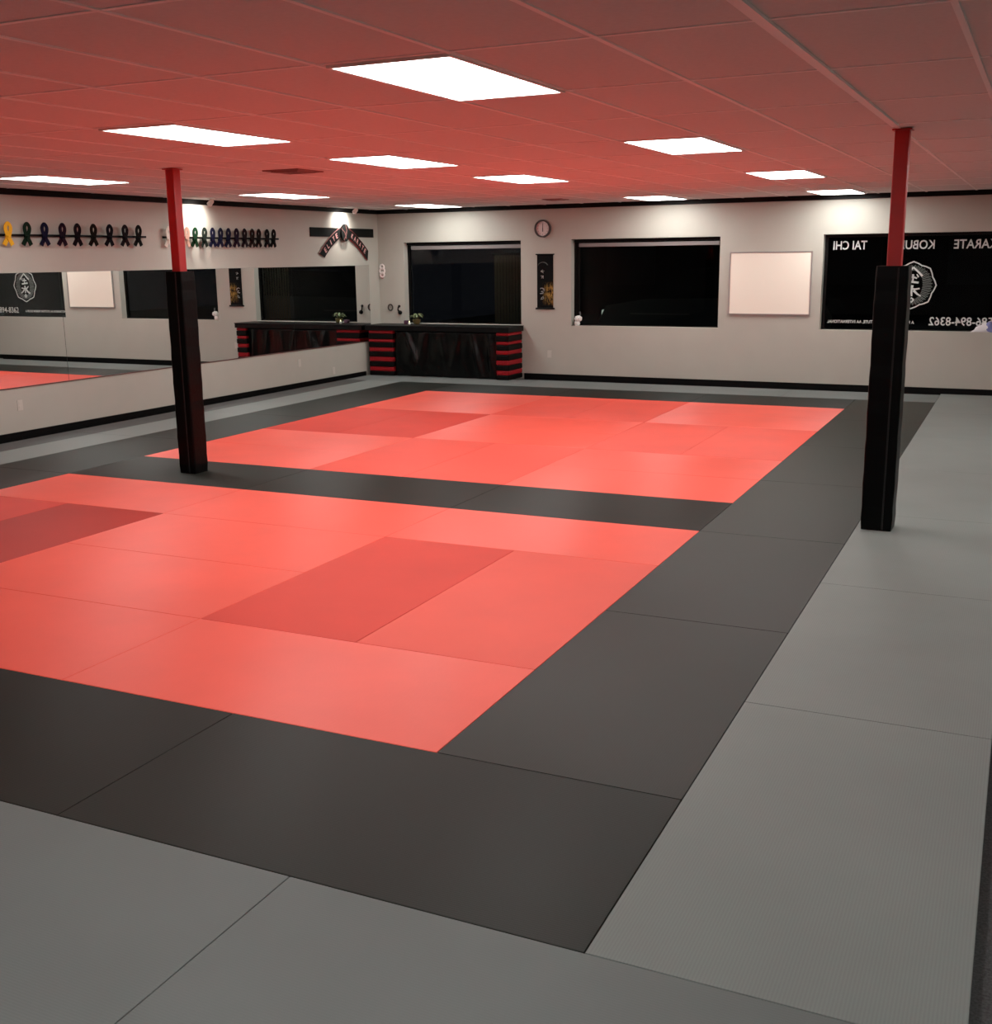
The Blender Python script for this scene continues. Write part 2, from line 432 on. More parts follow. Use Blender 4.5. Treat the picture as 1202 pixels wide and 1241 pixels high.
for k in range(6):
    mat_obj(0, 1, 2 * k, 2 * k + 2, 'black', 'lengthwise black mat right of the red fields, %s from the camera' % ORD[k], 'black border mats')
for k in range(4):
    mat_obj(-7, -6, 4 + 2 * k, 6 + 2 * k, 'black', 'lengthwise black mat along the mirror side, %s from the camera' % ORD[k], 'black border mats')
    mat_obj(-7.62, -7, 4 + 2 * k, 6 + 2 * k, 'grey', 'narrow grey mat along the mirror side, %s from the camera' % ORD[k], 'grey border mats')
    mat_obj(-8.04, -7.62, 4 + 2 * k, 6 + 2 * k, 'dark grey', 'dark grey strip mat against the mirror wall, %s from the camera' % ORD[k], 'dark grey strips')
mat_obj(-7, -6, 2, 4, 'black', 'black mat by the left border just outside the photo', 'black border mats')
for k in range(7):
    mat_obj(1, 2, -1 + 2 * k, 1 + 2 * k, 'grey', 'lengthwise grey mat right of the black border, %s from the camera' % ORD[k], 'grey border mats')
mat_obj(0, 2, -2, -1, 'grey', 'grey mat in the front row, right one', 'grey border mats')
mat_obj(-2, 0, -2, -1, 'grey', 'grey mat in the front row, left one at photo\'s lower left corner', 'grey border mats')
for k in range(4):
    mat_obj(-1 - 2 * k, 1 - 2 * k, 12, 12.88, 'grey', 'crosswise grey mat along the window wall, %s from right' % ORD[k], 'grey border mats')
mat_obj(-8.04, -7, 12, 12.95, 'grey', 'grey corner mat under the striped stand', 'grey border mats')
mat_obj(2, 4, 12, 12.85, 'grey', 'grey mat below the right window sill at the photo edge', 'grey border mats')

# ---------------------------------------------------------------- ceiling lights
lights = [(8.11, -15.05, 'added ceiling fill panel just behind the camera, centre column'),  # this and the next are unseen, added to brighten the foreground
          (11.24, -15.05, 'added ceiling fill panel behind the camera, right column'),
          (11.24, -3.98, 'added ceiling fill panel near the right end of the window wall, outside the photo'),  # this and the next are unseen, added to brighten the right side
          (11.24, -7.67, 'added ceiling fill panel right of the right post, outside the photo'),
          (8.735 - .625, -11.36, 'largest ceiling light panel, nearest the camera at the top centre'),
          (5.60, -10.13, 'ceiling light panel left of the largest one'),
          (5.60, -7.67, 'ceiling light panel at the centre of the left-middle column, before the air vent'),
          (8.735 - .625, -7.67, 'ceiling light panel behind the largest one, right of centre'),
          (8.735 - .625, -4.05, 'ceiling light panel, third away in the column of the largest panel'),
          (5.60, -5.10, 'ceiling light panel in front of the farther air vent'),
          (1.82, -7.67, 'ceiling light panel at the left photo edge above the yellow belt'),
          (1.82, -4.05, 'ceiling light panel beside the left post above the right-hand belt rack'),
          (1.84, -0.35, 'small-looking ceiling light panel above the striped stand'),
          (5.50, -0.30, 'ceiling light panel nearest the window wall above middle window'),
          (7.98, -0.22, 'ceiling light panel nearest the whiteboard and right post')]
for x1, y1, lab in lights:
    x0, y0 = x1 - 0.60, y1 - 1.20
    t = thing('ceiling_light', ((x0 + x1) / 2, (y0 + y1) / 2, H), lab, 'light', 'recessed ceiling light panels')
    fr = MB(); w = 0.018; z0, z1 = H - 0.014, H
    fr.box(x0, x0 + w, y0, y1, z0, z1).box(x1 - w, x1, y0, y1, z0, z1)
    fr.box(x0 + w, x1 - w, y0, y0 + w, z0, z1).box(x0 + w, x1 - w, y1 - w, y1, z0, z1)
    fr.build('frame', M['white_paint'], t)
    MB().box(x0 + w, x1 - w, y0 + w, y1 - w, H - 0.009, H - 0.003).build('diffuser', M['lens'], t)

# air vents
for x, y, s, lab in ((3.98, -7.90, 0.2, 'dark square air vent in the ceiling near the left post'), (3.88, -1.45, 0.15, 'small dark air vent in ceiling close to the window wall')):
    t = thing('air_vent', (x, y, H), lab, 'vent')
    fr = MB()
    fr.box(x - s, x + s, y - s, y - s + .02, H - .012, H).box(x - s, x + s, y + s - .02, y + s, H - .012, H)
    fr.box(x - s, x - s + .02, y - s + .02, y + s - .02, H - .012, H).box(x + s - .02, x + s, y - s + .02, y + s - .02, H - .012, H)
    vm = mat('vent_metal', rgb(150, 110, 108), 0.5)
    fr.build('frame', vm, t)
    lo = MB()
    for k in range(1, 5):
        q = (s - .02) * (1 - k * .2)
        for a0, a1, b0, b1 in ((-q, q, -q, -q + .012), (-q, q, q - .012, q), (-q, -q + .012, -q, q), (q - .012, q, -q, q)):
            lo.box(x + a0, x + a1, y + b0, y + b1, H - .02, H - .004)
    lo.build('louvre', vm, t)
    MB().box(x - s + .02, x + s - .02, y - s + .02, y + s - .02, H - .004, H - .001).build('duct_opening', M['dark'], t)

# wall washer spots
for s, nm in ((-4.62, 'beside the left post'), (-1.12, 'above the belt emblem')):
    t = thing('spot_light', (0.30, s, H), 'small white ceiling spotlight %s washing the mirror wall' % nm, 'light')
    MB().lathe((0.30, s, H - 0.012), [(0.05, 0), (0.055, 0.004), (0.055, 0.012)], 20).build('ceiling_plate', M['white_paint'], t)
    d = Vector((-0.75, 0, -0.65)).normalized()
    p = Vector((0.30, s, H - 0.045))
    MB().tube([Vector((0.30, s, H - 0.012)), p], 0.008).build('stem', M['white_paint'], t)
    MB().tube([p - d * 0.035, p - d * 0.02, p + d * 0.03, p + d * 0.05], 0.03, 16, radii=[0.018, 0.028, 0.034, 0.036]).build('lamp_head', M['white_paint'], t)
    MB().tube([p + d * 0.0501, p + d * 0.054], 0.028, 16).build('bulb', mat('spot_bulb', rgb(255, 250, 240), 0.3, emit=(1, .93, .85, 1), estr=12), t)
    ld = bpy.data.lights.new('spot_lamp', 'SPOT'); ld.energy = 50; ld.spot_size = math.radians(125); ld.spot_blend = 1.0
    ld.color = (1, 0.93, 0.86); ld.shadow_soft_size = 0.05
    lo = bpy.data.objects.new('spot_lamp', ld); C.objects.link(lo); lo.parent = t
    lo.location = p + d * 0.06 - Vector((0.30, s, H))
    lo.rotation_euler = Vector((-0.82, 0, -0.55)).to_track_quat('-Z', 'Y').to_euler()

# ---------------------------------------------------------------- posts
def post(x0, y0, w, label):
    x1, y1 = x0 + w, y0 + w; cx, cy = (x0 + x1) / 2, (y0 + y1) / 2; T = 1.83
    t = thing('support_post', (cx, cy, 0), label, 'post', 'padded support posts')
    h = 0.047
    MB().box(cx - h, cx + h, cy - h, cy + h, 0.0, H - 0.004, 0.008).build('steel_tube', M['red_paint'], t)
    MB().box(cx - h - .016, cx + h + .016, cy - h - .016, cy + h + .016, H - 0.016, H - 0.006, .002).build('top_plate', M['red_paint'], t)
    # padded sleeve: slightly lumpy box
    bm = bmesh.new()
    N = 22; ring = []
    rr = 0.014
    prof = []
    for qx, qy, a0 in ((x1 - rr, y1 - rr, 0), (x0 + rr, y1 - rr, 90), (x0 + rr, y0 + rr, 180), (x1 - rr, y0 + rr, 270)):
        for k in range(4):
            a = math.radians(a0 + 30 * k); prof.append((qx + rr * math.cos(a), qy + rr * math.sin(a)))
    rings = []
    for k in range(N + 1):
        z = T * k / N
        e = 0.0018 * math.sin(k * 2.1) + 0.001 * math.sin(k * 5.3)
        if k in (0, N): e -= 0.006
        rings.append([bm.verts.new((cx + (px - cx) * (1 + e * 8), cy + (py - cy) * (1 + e * 8), z)) for px, py in prof])
    for A, B in zip(rings, rings[1:]):
        for k in range(len(prof)):
            q = (k + 1) % len(prof); bm.faces.new((A[k], A[q], B[q], B[k]))
    bm.faces.new(rings[0][::-1]); bm.faces.new(rings[-1])
    mb = MB(); mb.bm.free(); mb.bm = bm
    mb.build('padded_sleeve', M['vinyl'], t, smooth=False)
    MB().box(x1 - 0.072, x1 - 0.060, y0 - 0.0035, y0 + 0.002, 0.01, T - 0.01).build('sleeve_seam', M['velcro'], t)
post(3.205, -8.845, 0.19, 'left red post with black padded sleeve standing before the mirror')
post(9.275, -8.69, 0.215, 'right red post with black padded sleeve standing before the lettered window')

# ---------------------------------------------------------------- mirrors
ys = [-0.335, -2.526, -4.78, -7.044, -9.30]
for k in range(4):
    lab = 'wall mirror panel, %s from the striped stand' % ORD[k]
    t = thing('mirror_panel', (0.01, (ys[k] + ys[k + 1]) / 2, 0.562), lab, 'mirror', 'wall mirror panels')
    a, b = ys[k + 1] + 0.002, ys[k] - 0.002
    MB().box(0.001, 0.010, a, b, 0.563, 1.815).build('backing', M['mirror_edge'], t)
    MB().box(0.0101, 0.0125, a + .001, b - .001, 0.564, 1.814).build('mirror_glass', M['mirror'], t)

# ---------------------------------------------------------------- belt racks and belts
def smooth(pts, n=6):
    P = [Vector(p) for p in pts]; P = [P[0] * 2 - P[1]] + P + [P[-1] * 2 - P[-2]]; out = []
    for i in range(1, len(P) - 2):
        for k in range(n):
            t = k / n; a, b, c, d = P[i - 1:i + 3]
            out.append(0.5 * ((2 * b) + (c - a) * t + (2 * a - 5 * b + 4 * c - d) * t * t + (3 * b - a - 3 * c + d) * t ** 3))
    out.append(P[-2]); return out
def rack(s0, s1, label):
    t = thing('belt_rack', (0.03, (s0 + s1) / 2, 2.222), label, 'rack', 'belt display racks')
    MB().box(0.028, 0.044, s0, s1, 2.209, 2.235, 0.003).build('rail', M['black_trim'], t)
    for s in (s0 + 0.08, (s0 + s1) / 2, s1 - 0.08):
        MB().tube([(0.0, s, 2.222), (0.03, s, 2.222)], 0.008).build('wall_mount', M['black_trim'], t)
rack(-8.35, -5.60, 'black rail on the left holding yellow, green and dark belts')
rack(-5.30, -2.84, 'black rail behind the left post holding white, green and dark belts')
def belt(s, z, col, label, group, tilt=0.0, kk=1.0, roll=0):
    s = s - 0.07 * (s + 16.79) / 10.34
    t = thing('karate_belt', (0.05, s, z), label, 'belt', group)
    m = mat('belt_cotton', rgb(*(col if max(col) > 90 else [q * 0.62 for q in col])), 0.9, spec=0.08, noise=0.08, nscale=60)
    raw = [(-.046, -.122), (-.022, -.078), (.008, -.03), (.033, .03), (.034, .075), (.0, .112), (-.034, .075), (-.033, .03), (-.008, -.03), (.022, -.078), (.046, -.122)]
    P = smooth([(a * kk, b, 0) for a, b in raw], 5); N = len(P)
    mb = MB(); wid = 0.052; secs = []
    for i, p in enumerate(P):
        tg = (P[min(i + 1, N - 1)] - P[max(i - 1, 0)]).normalized(); n = Vector((-tg.y, tg.x, 0))
        k = i / (N - 1); dep = 0.056 + 0.022 * k + 0.016 * math.sin(PI * k)
        w = wid * (0.66 + 0.34 * abs(2 * k - 1) ** 0.6)
        q = []
        for sn, dd in ((-1, -.004), (1, -.004), (1, .004), (-1, .004)):
            uv = p + n * (sn * w / 2); c, sn2 = math.cos(tilt), math.sin(tilt)
            q.append(mb.bm.verts.new((dep + dd, s + uv.x * c - uv.y * sn2, z + uv.x * sn2 + uv.y * c)))
        secs.append(q)
    for A, B in zip(secs, secs[1:]):
        for k in range(4): mb.bm.faces.new((A[k], A[(k + 1) % 4], B[(k + 1) % 4], B[k]))
    mb.bm.faces.new(secs[0][::-1]); mb.bm.faces.new(secs[-1])
    mb.build('looped_band', m, t)
    # keeper band where the belt crosses the rail
    MB().box(0.0425, 0.098, s - 0.020, s + 0.020, z - 0.048, z - 0.020, 0.004).build('hanging_loop', m, t)
lb = [(-7.70, (226, 170, 40), 'yellow'), (-7.44, (22, 52, 36), 'dark green'), (-7.19, (28, 28, 62), 'navy blue'), (-6.93, (42, 22, 42), 'purple'),
      (-6.70, (30, 20, 28), 'maroon black'), (-6.45, (34, 30, 22), 'brown black'), (-6.19, (24, 20, 30), 'black'), (-5.93, (36, 28, 32), 'black'), (-5.70, (24, 24, 20), 'black')]
for k, (s, c, n) in enumerate(lb):
    belt(s, 2.237, c, '%s looped belt, %s from left on the left-hand rack' % (n, ORD[k]), 'belts on the left rack', random.uniform(-.05, .05), 1.0)
rb = [(-5.15, (232, 222, 208), 'white'), (-4.80, (214, 170, 150), 'pale pink'), (-4.64, (24, 74, 40), 'green'), (-4.45, (40, 52, 44), 'dark green'),
      (-4.28, (30, 30, 66), 'navy blue'), (-4.12, (26, 26, 60), 'navy blue'), (-3.95, (26, 24, 54), 'navy blue'), (-3.77, (40, 24, 44), 'purple'),
      (-3.59, (38, 22, 28), 'maroon'), (-3.42, (44, 28, 24), 'brown'), (-3.27, (34, 24, 22), 'dark brown'), (-3.07, (26, 22, 24), 'black'), (-2.92, (22, 20, 20), 'black')]
ORD2 = ORD + ['tenth', 'eleventh', 'twelfth', 'thirteenth']
for k, (s, c, n) in enumerate(rb):
    belt(s, 2.230, c, '%s looped belt, %s from left on the rack behind post' % (n, ORD2[k]), 'belts on the right rack', random.uniform(-.06, .06), 0.95)

# ---------------------------------------------------------------- black belt emblem sign
def emblem():
    t = thing('belt_sign', (0, -1.08, 2.33), 'large black knotted belt wall sign with red lettering ELITE KARATE', 'sign')
    blk = mat('emblem_black', rgb(15, 16, 15), 0.7, spec=0.1); redm = mat('emblem_red', rgb(150, 42, 44), 0.6)
    edge = mat('emblem_edge', rgb(150, 96, 92), 0.6); txt = mat('emblem_letter', rgb(214, 150, 146), 0.6)
    MB().prism([(-1.99, 2.268), (-0.165, 2.268), (-0.165, 2.408), (-1.99, 2.408)], LEFT, 0.003, 0.02).build('belt_band', blk, t)
    kn_w = 0.005
    def tail(pts, word, flip):
        P = smooth([(a, b, 0) for a, b in pts], 8)
        def ribbon(w, d0, d1, cut=0.0, trim=0):
            mb = MB(); L = []; R = []; Q = P[:len(P) - trim] if trim else P
            for i, p in enumerate(Q):
                tg = (Q[min(i + 1, len(Q) - 1)] - Q[max(i - 1, 0)]).normalized(); n = Vector((-tg.y, tg.x, 0))
                off = tg * (cut * (1 if flip else -1)) if i == len(Q) - 1 else Vector()
                L.append(p + n * w / 2 + off * (1 if flip else -1) * -1); R.append(p - n * w / 2 + off * (1 if flip else -1))
            for i in range(len(Q) - 1):
                mb.prism([(L[i].x, L[i].y), (R[i].x, R[i].y), (R[i + 1].x, R[i + 1].y), (L[i + 1].x, L[i + 1].y)], LEFT, d0, d1)
            return mb
        ribbon(0.150, 0.020, 0.030, 0.04).build('tail_edge', edge if not flip else redm, t)
        ribbon(0.134, 0.030, 0.036, 0.035, 0).build('belt_tail', blk, t)
        lt = MB()
        ds = [0.0]
        for a, b in zip(P, P[1:]): ds.append(ds[-1] + (b - a).length)
        tot = ds[-1]; n = len(word)
        for k, ch in enumerate(word):
            fpos = 0.20 + 0.70 * (k + 0.5) / n
            if not flip: fpos = 0.20 + 0.70 * (1 - (k + 0.5) / n)
            d = fpos * tot; i = max(j for j in range(len(ds)) if ds[j] <= d); i = min(i, len(P) - 2)
            c = P[i].lerp(P[i + 1], (d - ds[i]) / (ds[i + 1] - ds[i])); tg = (P[i + 1] - P[i]).normalized()
            if not flip: tg = -tg
            n_ = Vector((-tg.y, tg.x, 0))
            def place(u, v, c=c, tg=tg, n_=n_):
                q = c + tg * u + n_ * v; return LEFT(q.x, q.y, 0.0365)
            add_text(lt, ch, 0.13, place, fith=0.078, fitw=0.05 if ch != 'I' else 0.02, bold=0.002)
        lt.build('lettering', txt, t)
    tail([(-1.12, 2.36), (-1.30, 2.28), (-1.52, 2.15), (-1.72, 1.985)], 'ELITE', False)
    tail([(-1.02, 2.36), (-0.84, 2.28), (-0.60, 2.14), (-0.385, 1.975)], 'KARATE', True)
    kn = MB()
    pr = []
    for k in range(20):
        a = 2 * PI * k / 20; pr.append((-1.078 + 0.115 * math.cos(a), 2.333 + 0.138 * math.sin(a)))
    kn.prism(pr, LEFT, 0.036, 0.062); kn.build('knot', blk, t)
    kl = MB()
    kl.stroke([(-1.19, 2.40), (-1.10, 2.34), (-1.055, 2.24)], 0.005, LEFT, 0.0622, 0.064)
    kl.stroke([(-1.07, 2.46), (-1.04, 2.38), (-1.06, 2.30), (-1.13, 2.22)], 0.005, LEFT, 0.0622, 0.064)
    kl.build('knot_crease', edge, t)
emblem()

# ---------------------------------------------------------------- striped stand in the corner
zs = [0, .075, .148, .235, .312, .402, .468, .557, .606, .700, .748]
for side, (x0, x1) in (('left', (0.10, 0.575)), ('right', (2.48, 2.70))):
    for k in range(10):
        red = k % 2 == 1
        nm = 'red' if red else 'black'
        pos = ORD[k // 2] + ' of its colour from floor'
        e = 0.004 * math.sin(k * 2.3)
        o = MB().box(x0 - (0 if red else .003), x1 - 0.004 + (0 if red else .006) + e * .5, -0.565 + (0.0 if red else -0.004), -0.03, zs[k] + (0.0005 if k else 0), zs[k + 1] - 0.0005, 0.014).build('foam_pad', M['pad_red' if red else 'pad_black'], None, origin=((x0 + x1) / 2, -0.3, zs[k]))
        tag(o, '%s foam pad in the %s stack, %s' % (nm, side, pos), 'pad', 'foam pads of the %s stack' % side)
st = thing('table_top', (1.4, -0.3, 0.75), 'black covered table top laid across the two striped pad stacks', 'table')
MB().box(0.045, 2.715, -0.585, -0.012, 0.7495, 0.825, 0.006).build('board', M['slab'], st)
MB().box(0.042, 2.722, -0.592, -0.008, 0.825, 0.837, 0.005).build('cover', mat('black_top_cover', rgb(13, 12, 12), 0.45, spec=0.15), st)
# draped cloth
bm = bmesh.new(); NX, NZ = 90, 26; grid = []
def fold(u, v):
    x = 0.585 + u * 1.885; sag = 0
    a = 0.012 * math.sin(u * 46 + 1.5 * math.sin(v * 3)) * (0.4 + 0.6 * v)
    for c, s, w in ((0.12, 0.16, .035), (0.47, 0.06, .03), (0.77, 0.08, .028), (0.30, -0.10, .04), (0.63, -0.07, .035), (0.93, 0.03, .03)):
        cc = c + s * v ** 1.3
        a += 0.045 * math.exp(-((u - cc) / w) ** 2) * (0.35 + 0.65 * math.sin(PI * min(v * 0.9 + 0.1, 1)))
    return (x, -0.515 - a * 0.9, 0.7485 - v * 0.742)
for i in range(NX + 1):
    grid.append([bm.verts.new(fold(i / NX, j / NZ)) for j in range(NZ + 1)])
for i in range(NX):
    for j in range(NZ): bm.faces.new((grid[i][j], grid[i + 1][j], grid[i + 1][j + 1], grid[i][j + 1]))
mb = MB(); mb.bm.free(); mb.bm = bm
o = mb.build('drape_cloth', M['cloth'], None, smooth=True, origin=(1.5, -0.55, 0.0))
sm = o.modifiers.new('thickness', 'SOLIDIFY'); sm.thickness = 0.003
tag(o, 'glossy black plastic cloth hanging in folds between the striped stacks', 'cloth')

# things on the stand
t = thing('potted_plant', (0.79, -0.13, 0.837), 'small plant with curled leaves in a gold pot on the corner stand', 'plant')
MB().lathe((0.79, -0.13, 0.837), [(0.045, 0), (0.06, 0.03), (0.066, 0.075), (0.07, 0.08), (0.06, 0.082)], 20).build('pot', mat('brass_pot', rgb(120, 104, 62), 0.4, metal=0.4), t, smooth=True)
lv = MB()
for k in range(16):
    a = k * 2.4; l = 0.12 + 0.05 * ((k * 7) % 5) / 5
    p0 = Vector((0.79, -0.13, 0.915)); d = Vector((math.cos(a), math.sin(a) * .7, 0))
    pts = [p0 + d * (l * q) + Vector((0, 0, 0.08 * math.sin(q * 2.6) * (0.6 + (k % 3) * .3))) for q in (0, .3, .6, .85, 1)]
    nn = Vector((-d.y, d.x, 0)); ws = (.006, .022, .026, .018, .003)
    L = [lv.bm.verts.new(p + nn * w) for p, w in zip(pts, ws)]; R = [lv.bm.verts.new(p - nn * w) for p, w in zip(pts, ws)]
    for i in range(4): lv.bm.faces.new((L[i], R[i], R[i + 1], L[i + 1]))
lv.build('leaves', mat('plant_leaf', rgb(104, 116, 76), 0.5, noise=0.2), t)
t = thing('tealight_candle', (0.70, -0.22, 0.837), 'tiny lit white candle in front of the gold pot', 'candle')
MB().lathe((0.70, -0.22, 0.837), [(0.018, 0), (0.02, 0.03), (0.016, 0.032)], 16).build('cup', M['white_paint'], t)
MB().lathe((0.70, -0.22, 0.8695), [(0.003, 0), (0.007, 0.008), (0.004, 0.02), (0.001, 0.028)], 10).build('flame', mat('candle_flame', rgb(255, 230, 170), 0.5, emit=(1, .85, .5, 1), estr=3), t)
o = MB().box(0.575, 0.645, -0.20, -0.12, 0.8375, 0.90, 0.012).build('gift_box', mat('plum_box', rgb(74, 36, 58), 0.5), None, origin=(0.61, -0.16, 0.8375))
tag(o, 'small plum coloured box left of the gold pot on the stand', 'box')

# ---------------------------------------------------------------- things on the far wall
def clock():
    cx, cz = 3.062, 2.353
    t = thing('wall_clock', (cx, 0, cz), 'round wall clock with dark rim showing six above the scroll', 'clock')
    def ring(r0, r1, d0, d1, m, n):
        mb = MB(); N = 40
        for k in range(N):
            a, b = 2 * PI * k / N, 2 * PI * (k + 1) / N
            mb.prism([(cx + r0 * math.cos(a), cz + r0 * math.sin(a)), (cx + r1 * math.cos(a), cz + r1 * math.sin(a)),
                      (cx + r1 * math.cos(b), cz + r1 * math.sin(b)), (cx + r0 * math.cos(b), cz + r0 * math.sin(b))], FAR, d0, d1)
        return mb.build(n, m, t)
    ring(0.112, 0.137, 0.0, 0.045, mat('clock_rim', rgb(44, 22, 22), 0.4), 'rim')
    mb = MB(); mb.lathe((cx, 0, cz), [(0.113, -0.001), (0.113, -0.020)], 40, 'Y'); dial = mb.build('dial', mat('clock_dial', rgb(226, 210, 206), 0.5), t)
    mb = MB()
    for s, a in (('12', 0), ('1', 1), ('2', 2), ('3', 3), ('4', 4), ('5', 5), ('6', 6), ('7', 7), ('8', 8), ('9', 9), ('10', 10), ('11', 11)):
        an = PI / 2 - a * PI / 6
        add_text(mb, s, 0.03, lambda u, v, an=an: FAR(cx + 0.088 * math.cos(an) + u, cz + 0.088 * math.sin(an) + v, 0.0212))
    mb.build('numerals', M['dark'], dial)
    MB().stroke([(cx, cz - 0.05), (cx, cz + 0.012)], 0.014, FAR, 0.022, 0.024).build('hour_hand', M['dark'], dial)
    MB().stroke([(cx, cz - 0.012), (cx + 0.004, cz + 0.078)], 0.010, FAR, 0.024, 0.026).build('minute_hand', M['dark'], dial)
clock()

def scroll():
    x0, x1, z0, z1 = 2.955, 3.235, 1.11, 1.955
    t = thing('hanging_scroll', ((x0 + x1) / 2, 0, z0), 'black hanging scroll with pale brush characters and golden reeds', 'scroll')
    m = bpy.data.materials.new('scroll_painting'); m.use_nodes = True; nt = m.node_tree; b = nt.nodes['Principled BSDF']; L = nt.links.new
    b.inputs['Roughness'].default_value = 0.8; b.inputs['Specular IOR Level'].default_value = 0.1
    tc = nt.nodes.new('ShaderNodeTexCoord'); mp = nt.nodes.new('ShaderNodeMapping'); mp.inputs['Scale'].default_value = (9, 1, 14)
    L(tc.outputs['Generated'], mp.inputs['Vector'])
    n = nt.nodes.new('ShaderNodeTexNoise'); n.inputs['Scale'].default_value = 1.0; n.inputs['Detail'].default_value = 6
    L(mp.outputs[0], n.inputs['Vector'])
    sp = nt.nodes.new('ShaderNodeSeparateXYZ'); L(tc.outputs['Generated'], sp.inputs[0])
    gx = nt.nodes.new('ShaderNodeMapRange'); gx.inputs['From Min'].default_value = 0.3; gx.inputs['From Max'].default_value = 0.75
    L(sp.outputs['X'], gx.inputs['Value'])
    gz = nt.nodes.new('ShaderNodeMapRange'); gz.inputs['From Min'].default_value = 0.50; gz.inputs['From Max'].default_value = 0.36
    L(sp.outputs['Z'], gz.inputs['Value'])
    gz2 = nt.nodes.new('ShaderNodeMapRange'); gz2.inputs['From Min'].default_value = 0.05; gz2.inputs['From Max'].default_value = 0.2
    L(sp.outputs['Z'], gz2.inputs['Value'])
    pr = [gx, gz, gz2]; last = None
    for q in pr:
        if last is None: last = q.outputs[0]; continue
        mu = nt.nodes.new('ShaderNodeMath'); mu.operation = 'MULTIPLY'; L(last, mu.inputs[0]); L(q.outputs[0], mu.inputs[1]); last = mu.outputs[0]
    ms = nt.nodes.new('ShaderNodeMapRange'); ms.inputs['From Min'].default_value = 0.40; ms.inputs['From Max'].default_value = 0.62
    L(n.outputs['Fac'], ms.inputs['Value'])
    mu = nt.nodes.new('ShaderNodeMath'); mu.operation = 'MULTIPLY'; L(last, mu.inputs[0]); L(ms.outputs[0], mu.inputs[1])
    mx = nt.nodes.new('ShaderNodeMix'); mx.data_type = 'RGBA'; mx.inputs['A'].default_value = rgb(10, 9, 9); mx.inputs['B'].default_value = rgb(168, 128, 62)
    L(mu.outputs[0], mx.inputs['Factor']); L(mx.outputs['Result'], b.inputs['Base Color'])
    pt = MB().box(x0, x1, -0.006, -0.003, z0, z1).build('painting', m, t)
    MB().tube([(x0 - 0.018, -0.012, z1), (x1 + 0.018, -0.012, z1)], 0.011).build('top_rod', M['black_trim'], t)
    MB().tube([(x0 - 0.022, -0.012, z0), (x1 + 0.022, -0.012, z0)], 0.013).build('bottom_rod', M['black_trim'], t)
    ink = MB(); cx = x0 + 0.095
    f = lambda u, v, d: FAR(cx + u, v, d)
    for zc in (1.70, 1.61, 1.42, 1.36, 1.27):
        for k in range(4):
            a = random.uniform(0, PI); l = random.uniform(.02, .035); c = (random.uniform(-.02, .02), zc + random.uniform(-.022, .022))
            ink.stroke([(c[0] - l * math.cos(a), c[1] - l * math.sin(a) * .6), c, (c[0] + l * math.cos(a), c[1] + l * math.sin(a) * .6)], 0.010, f, 0.0061, 0.0068, 0.004)
    ink.build('brush_characters', mat('scroll_ink', rgb(150, 150, 146), 0.7), pt)
    arc = MB()
    f2 = lambda u, v, d: FAR(x0 + u, v, d)
    arc.stroke([(0.10 + 0.09 * math.cos(a), 1.76 + 0.075 * math.sin(a)) for a in [2.9 - k * 0.25 for k in range(11)]], 0.004, f2, 0.0061, 0.0066, 0.016)
    arc.build('painted_arc', mat('scroll_grey', rgb(74, 78, 74), 0.7), pt)
scroll()

# whiteboard
t = thing('whiteboard', (6.66, 0, 1.05), 'blank whiteboard with thin aluminium frame between the middle and right windows', 'whiteboard')
MB().box(6.075, 7.245, -0.018, -0.001, 1.06, 1.94).build('board', M['board'], t)
fr = MB(); a, b, c, d, w = 6.06, 7.26, 1.045, 1.955, 0.018
fr.box(a, a + w, -0.026, -0.001, c, d).box(b - w, b, -0.026, -0.001, c, d).box(a + w, b - w, -0.026, -0.001, c, c + w).box(a + w, b - w, -0.026, -0.001, d - w, d)
fr.build('frame', M['alu'], t)

# outlets
def outlet(f, u, v, label):
    p = f(u, v, 0.0); t = thing('wall_outlet', p, label, 'outlet', 'wall outlets')
    cp = MB().prism([(u - .036, v - .058), (u + .036, v - .058), (u + .036, v + .058), (u - .036, v + .058)], f, 0.0, 0.006).build('cover_plate', M['plastic'], t)
    for dz in (-.024, .024):
        so = MB().prism([(u - .017, v + dz - .014), (u + .017, v + dz - .014), (u + .017, v + dz + .014), (u - .017, v + dz + .014)], f, 0.006, 0.0085).build('socket', M['plastic'], cp)
LP = lambda s, v, d: Vector((d + 0.022, s, v))
outlet(FAR, 3.168, 0.386, 'white outlet on the far wall below the scroll')
outlet(LP, -7.80, 0.361, 'white outlet in the half wall at the left photo edge')
outlet(LP, -2.46, 0.365, 'white outlet in the half wall midway to the corner')
outlet(LP, -1.53, 0.16, 'low white outlet in the half wall nearest the corner stand')

# corner ornaments
t = thing('knot_ornament', (0.075, 0, 1.70), 'white and pink hanging cord ornament near the room corner', 'ornament')
kn = MB()
for dz, r in ((0.085, .036), (0.02, .046), (-0.045, .038)):
    kn.tube([(0.075 + r * math.cos(a), -0.014 - .004 * math.sin(2 * a), 1.70 + dz + r * math.sin(a)) for a in [2 * PI * k / 16 for k in range(16)]], 0.015, 8, closed=True)
kn.build('cord_loops', mat('white_cord', rgb(240, 226, 222), 0.7), t)
kn = MB()
for k in range(5): kn.tube([(0.062 + k * .007, -0.014, 1.645), (0.058 + k * .009, -0.014, 1.585)], 0.0035, 6)
kn.tube([(0.075, -0.014, 1.80), (0.075, -0.010, 1.84)], 0.003, 6)
kn.build('tassel', mat('pink_cord', rgb(176, 110, 112), 0.7), t)
o = MB().tube([(0.213 + .044 * math.cos(a), -0.013, 1.105 + .050 * math.sin(a)) for a in [2 * PI * k / 24 for k in range(24)]], 0.0115, 10, closed=True).build('hanging_ring', mat('dark_wood_ring', rgb(50, 40, 34), 0.5), None, smooth=True, origin=(0.213, 0, 1.105))
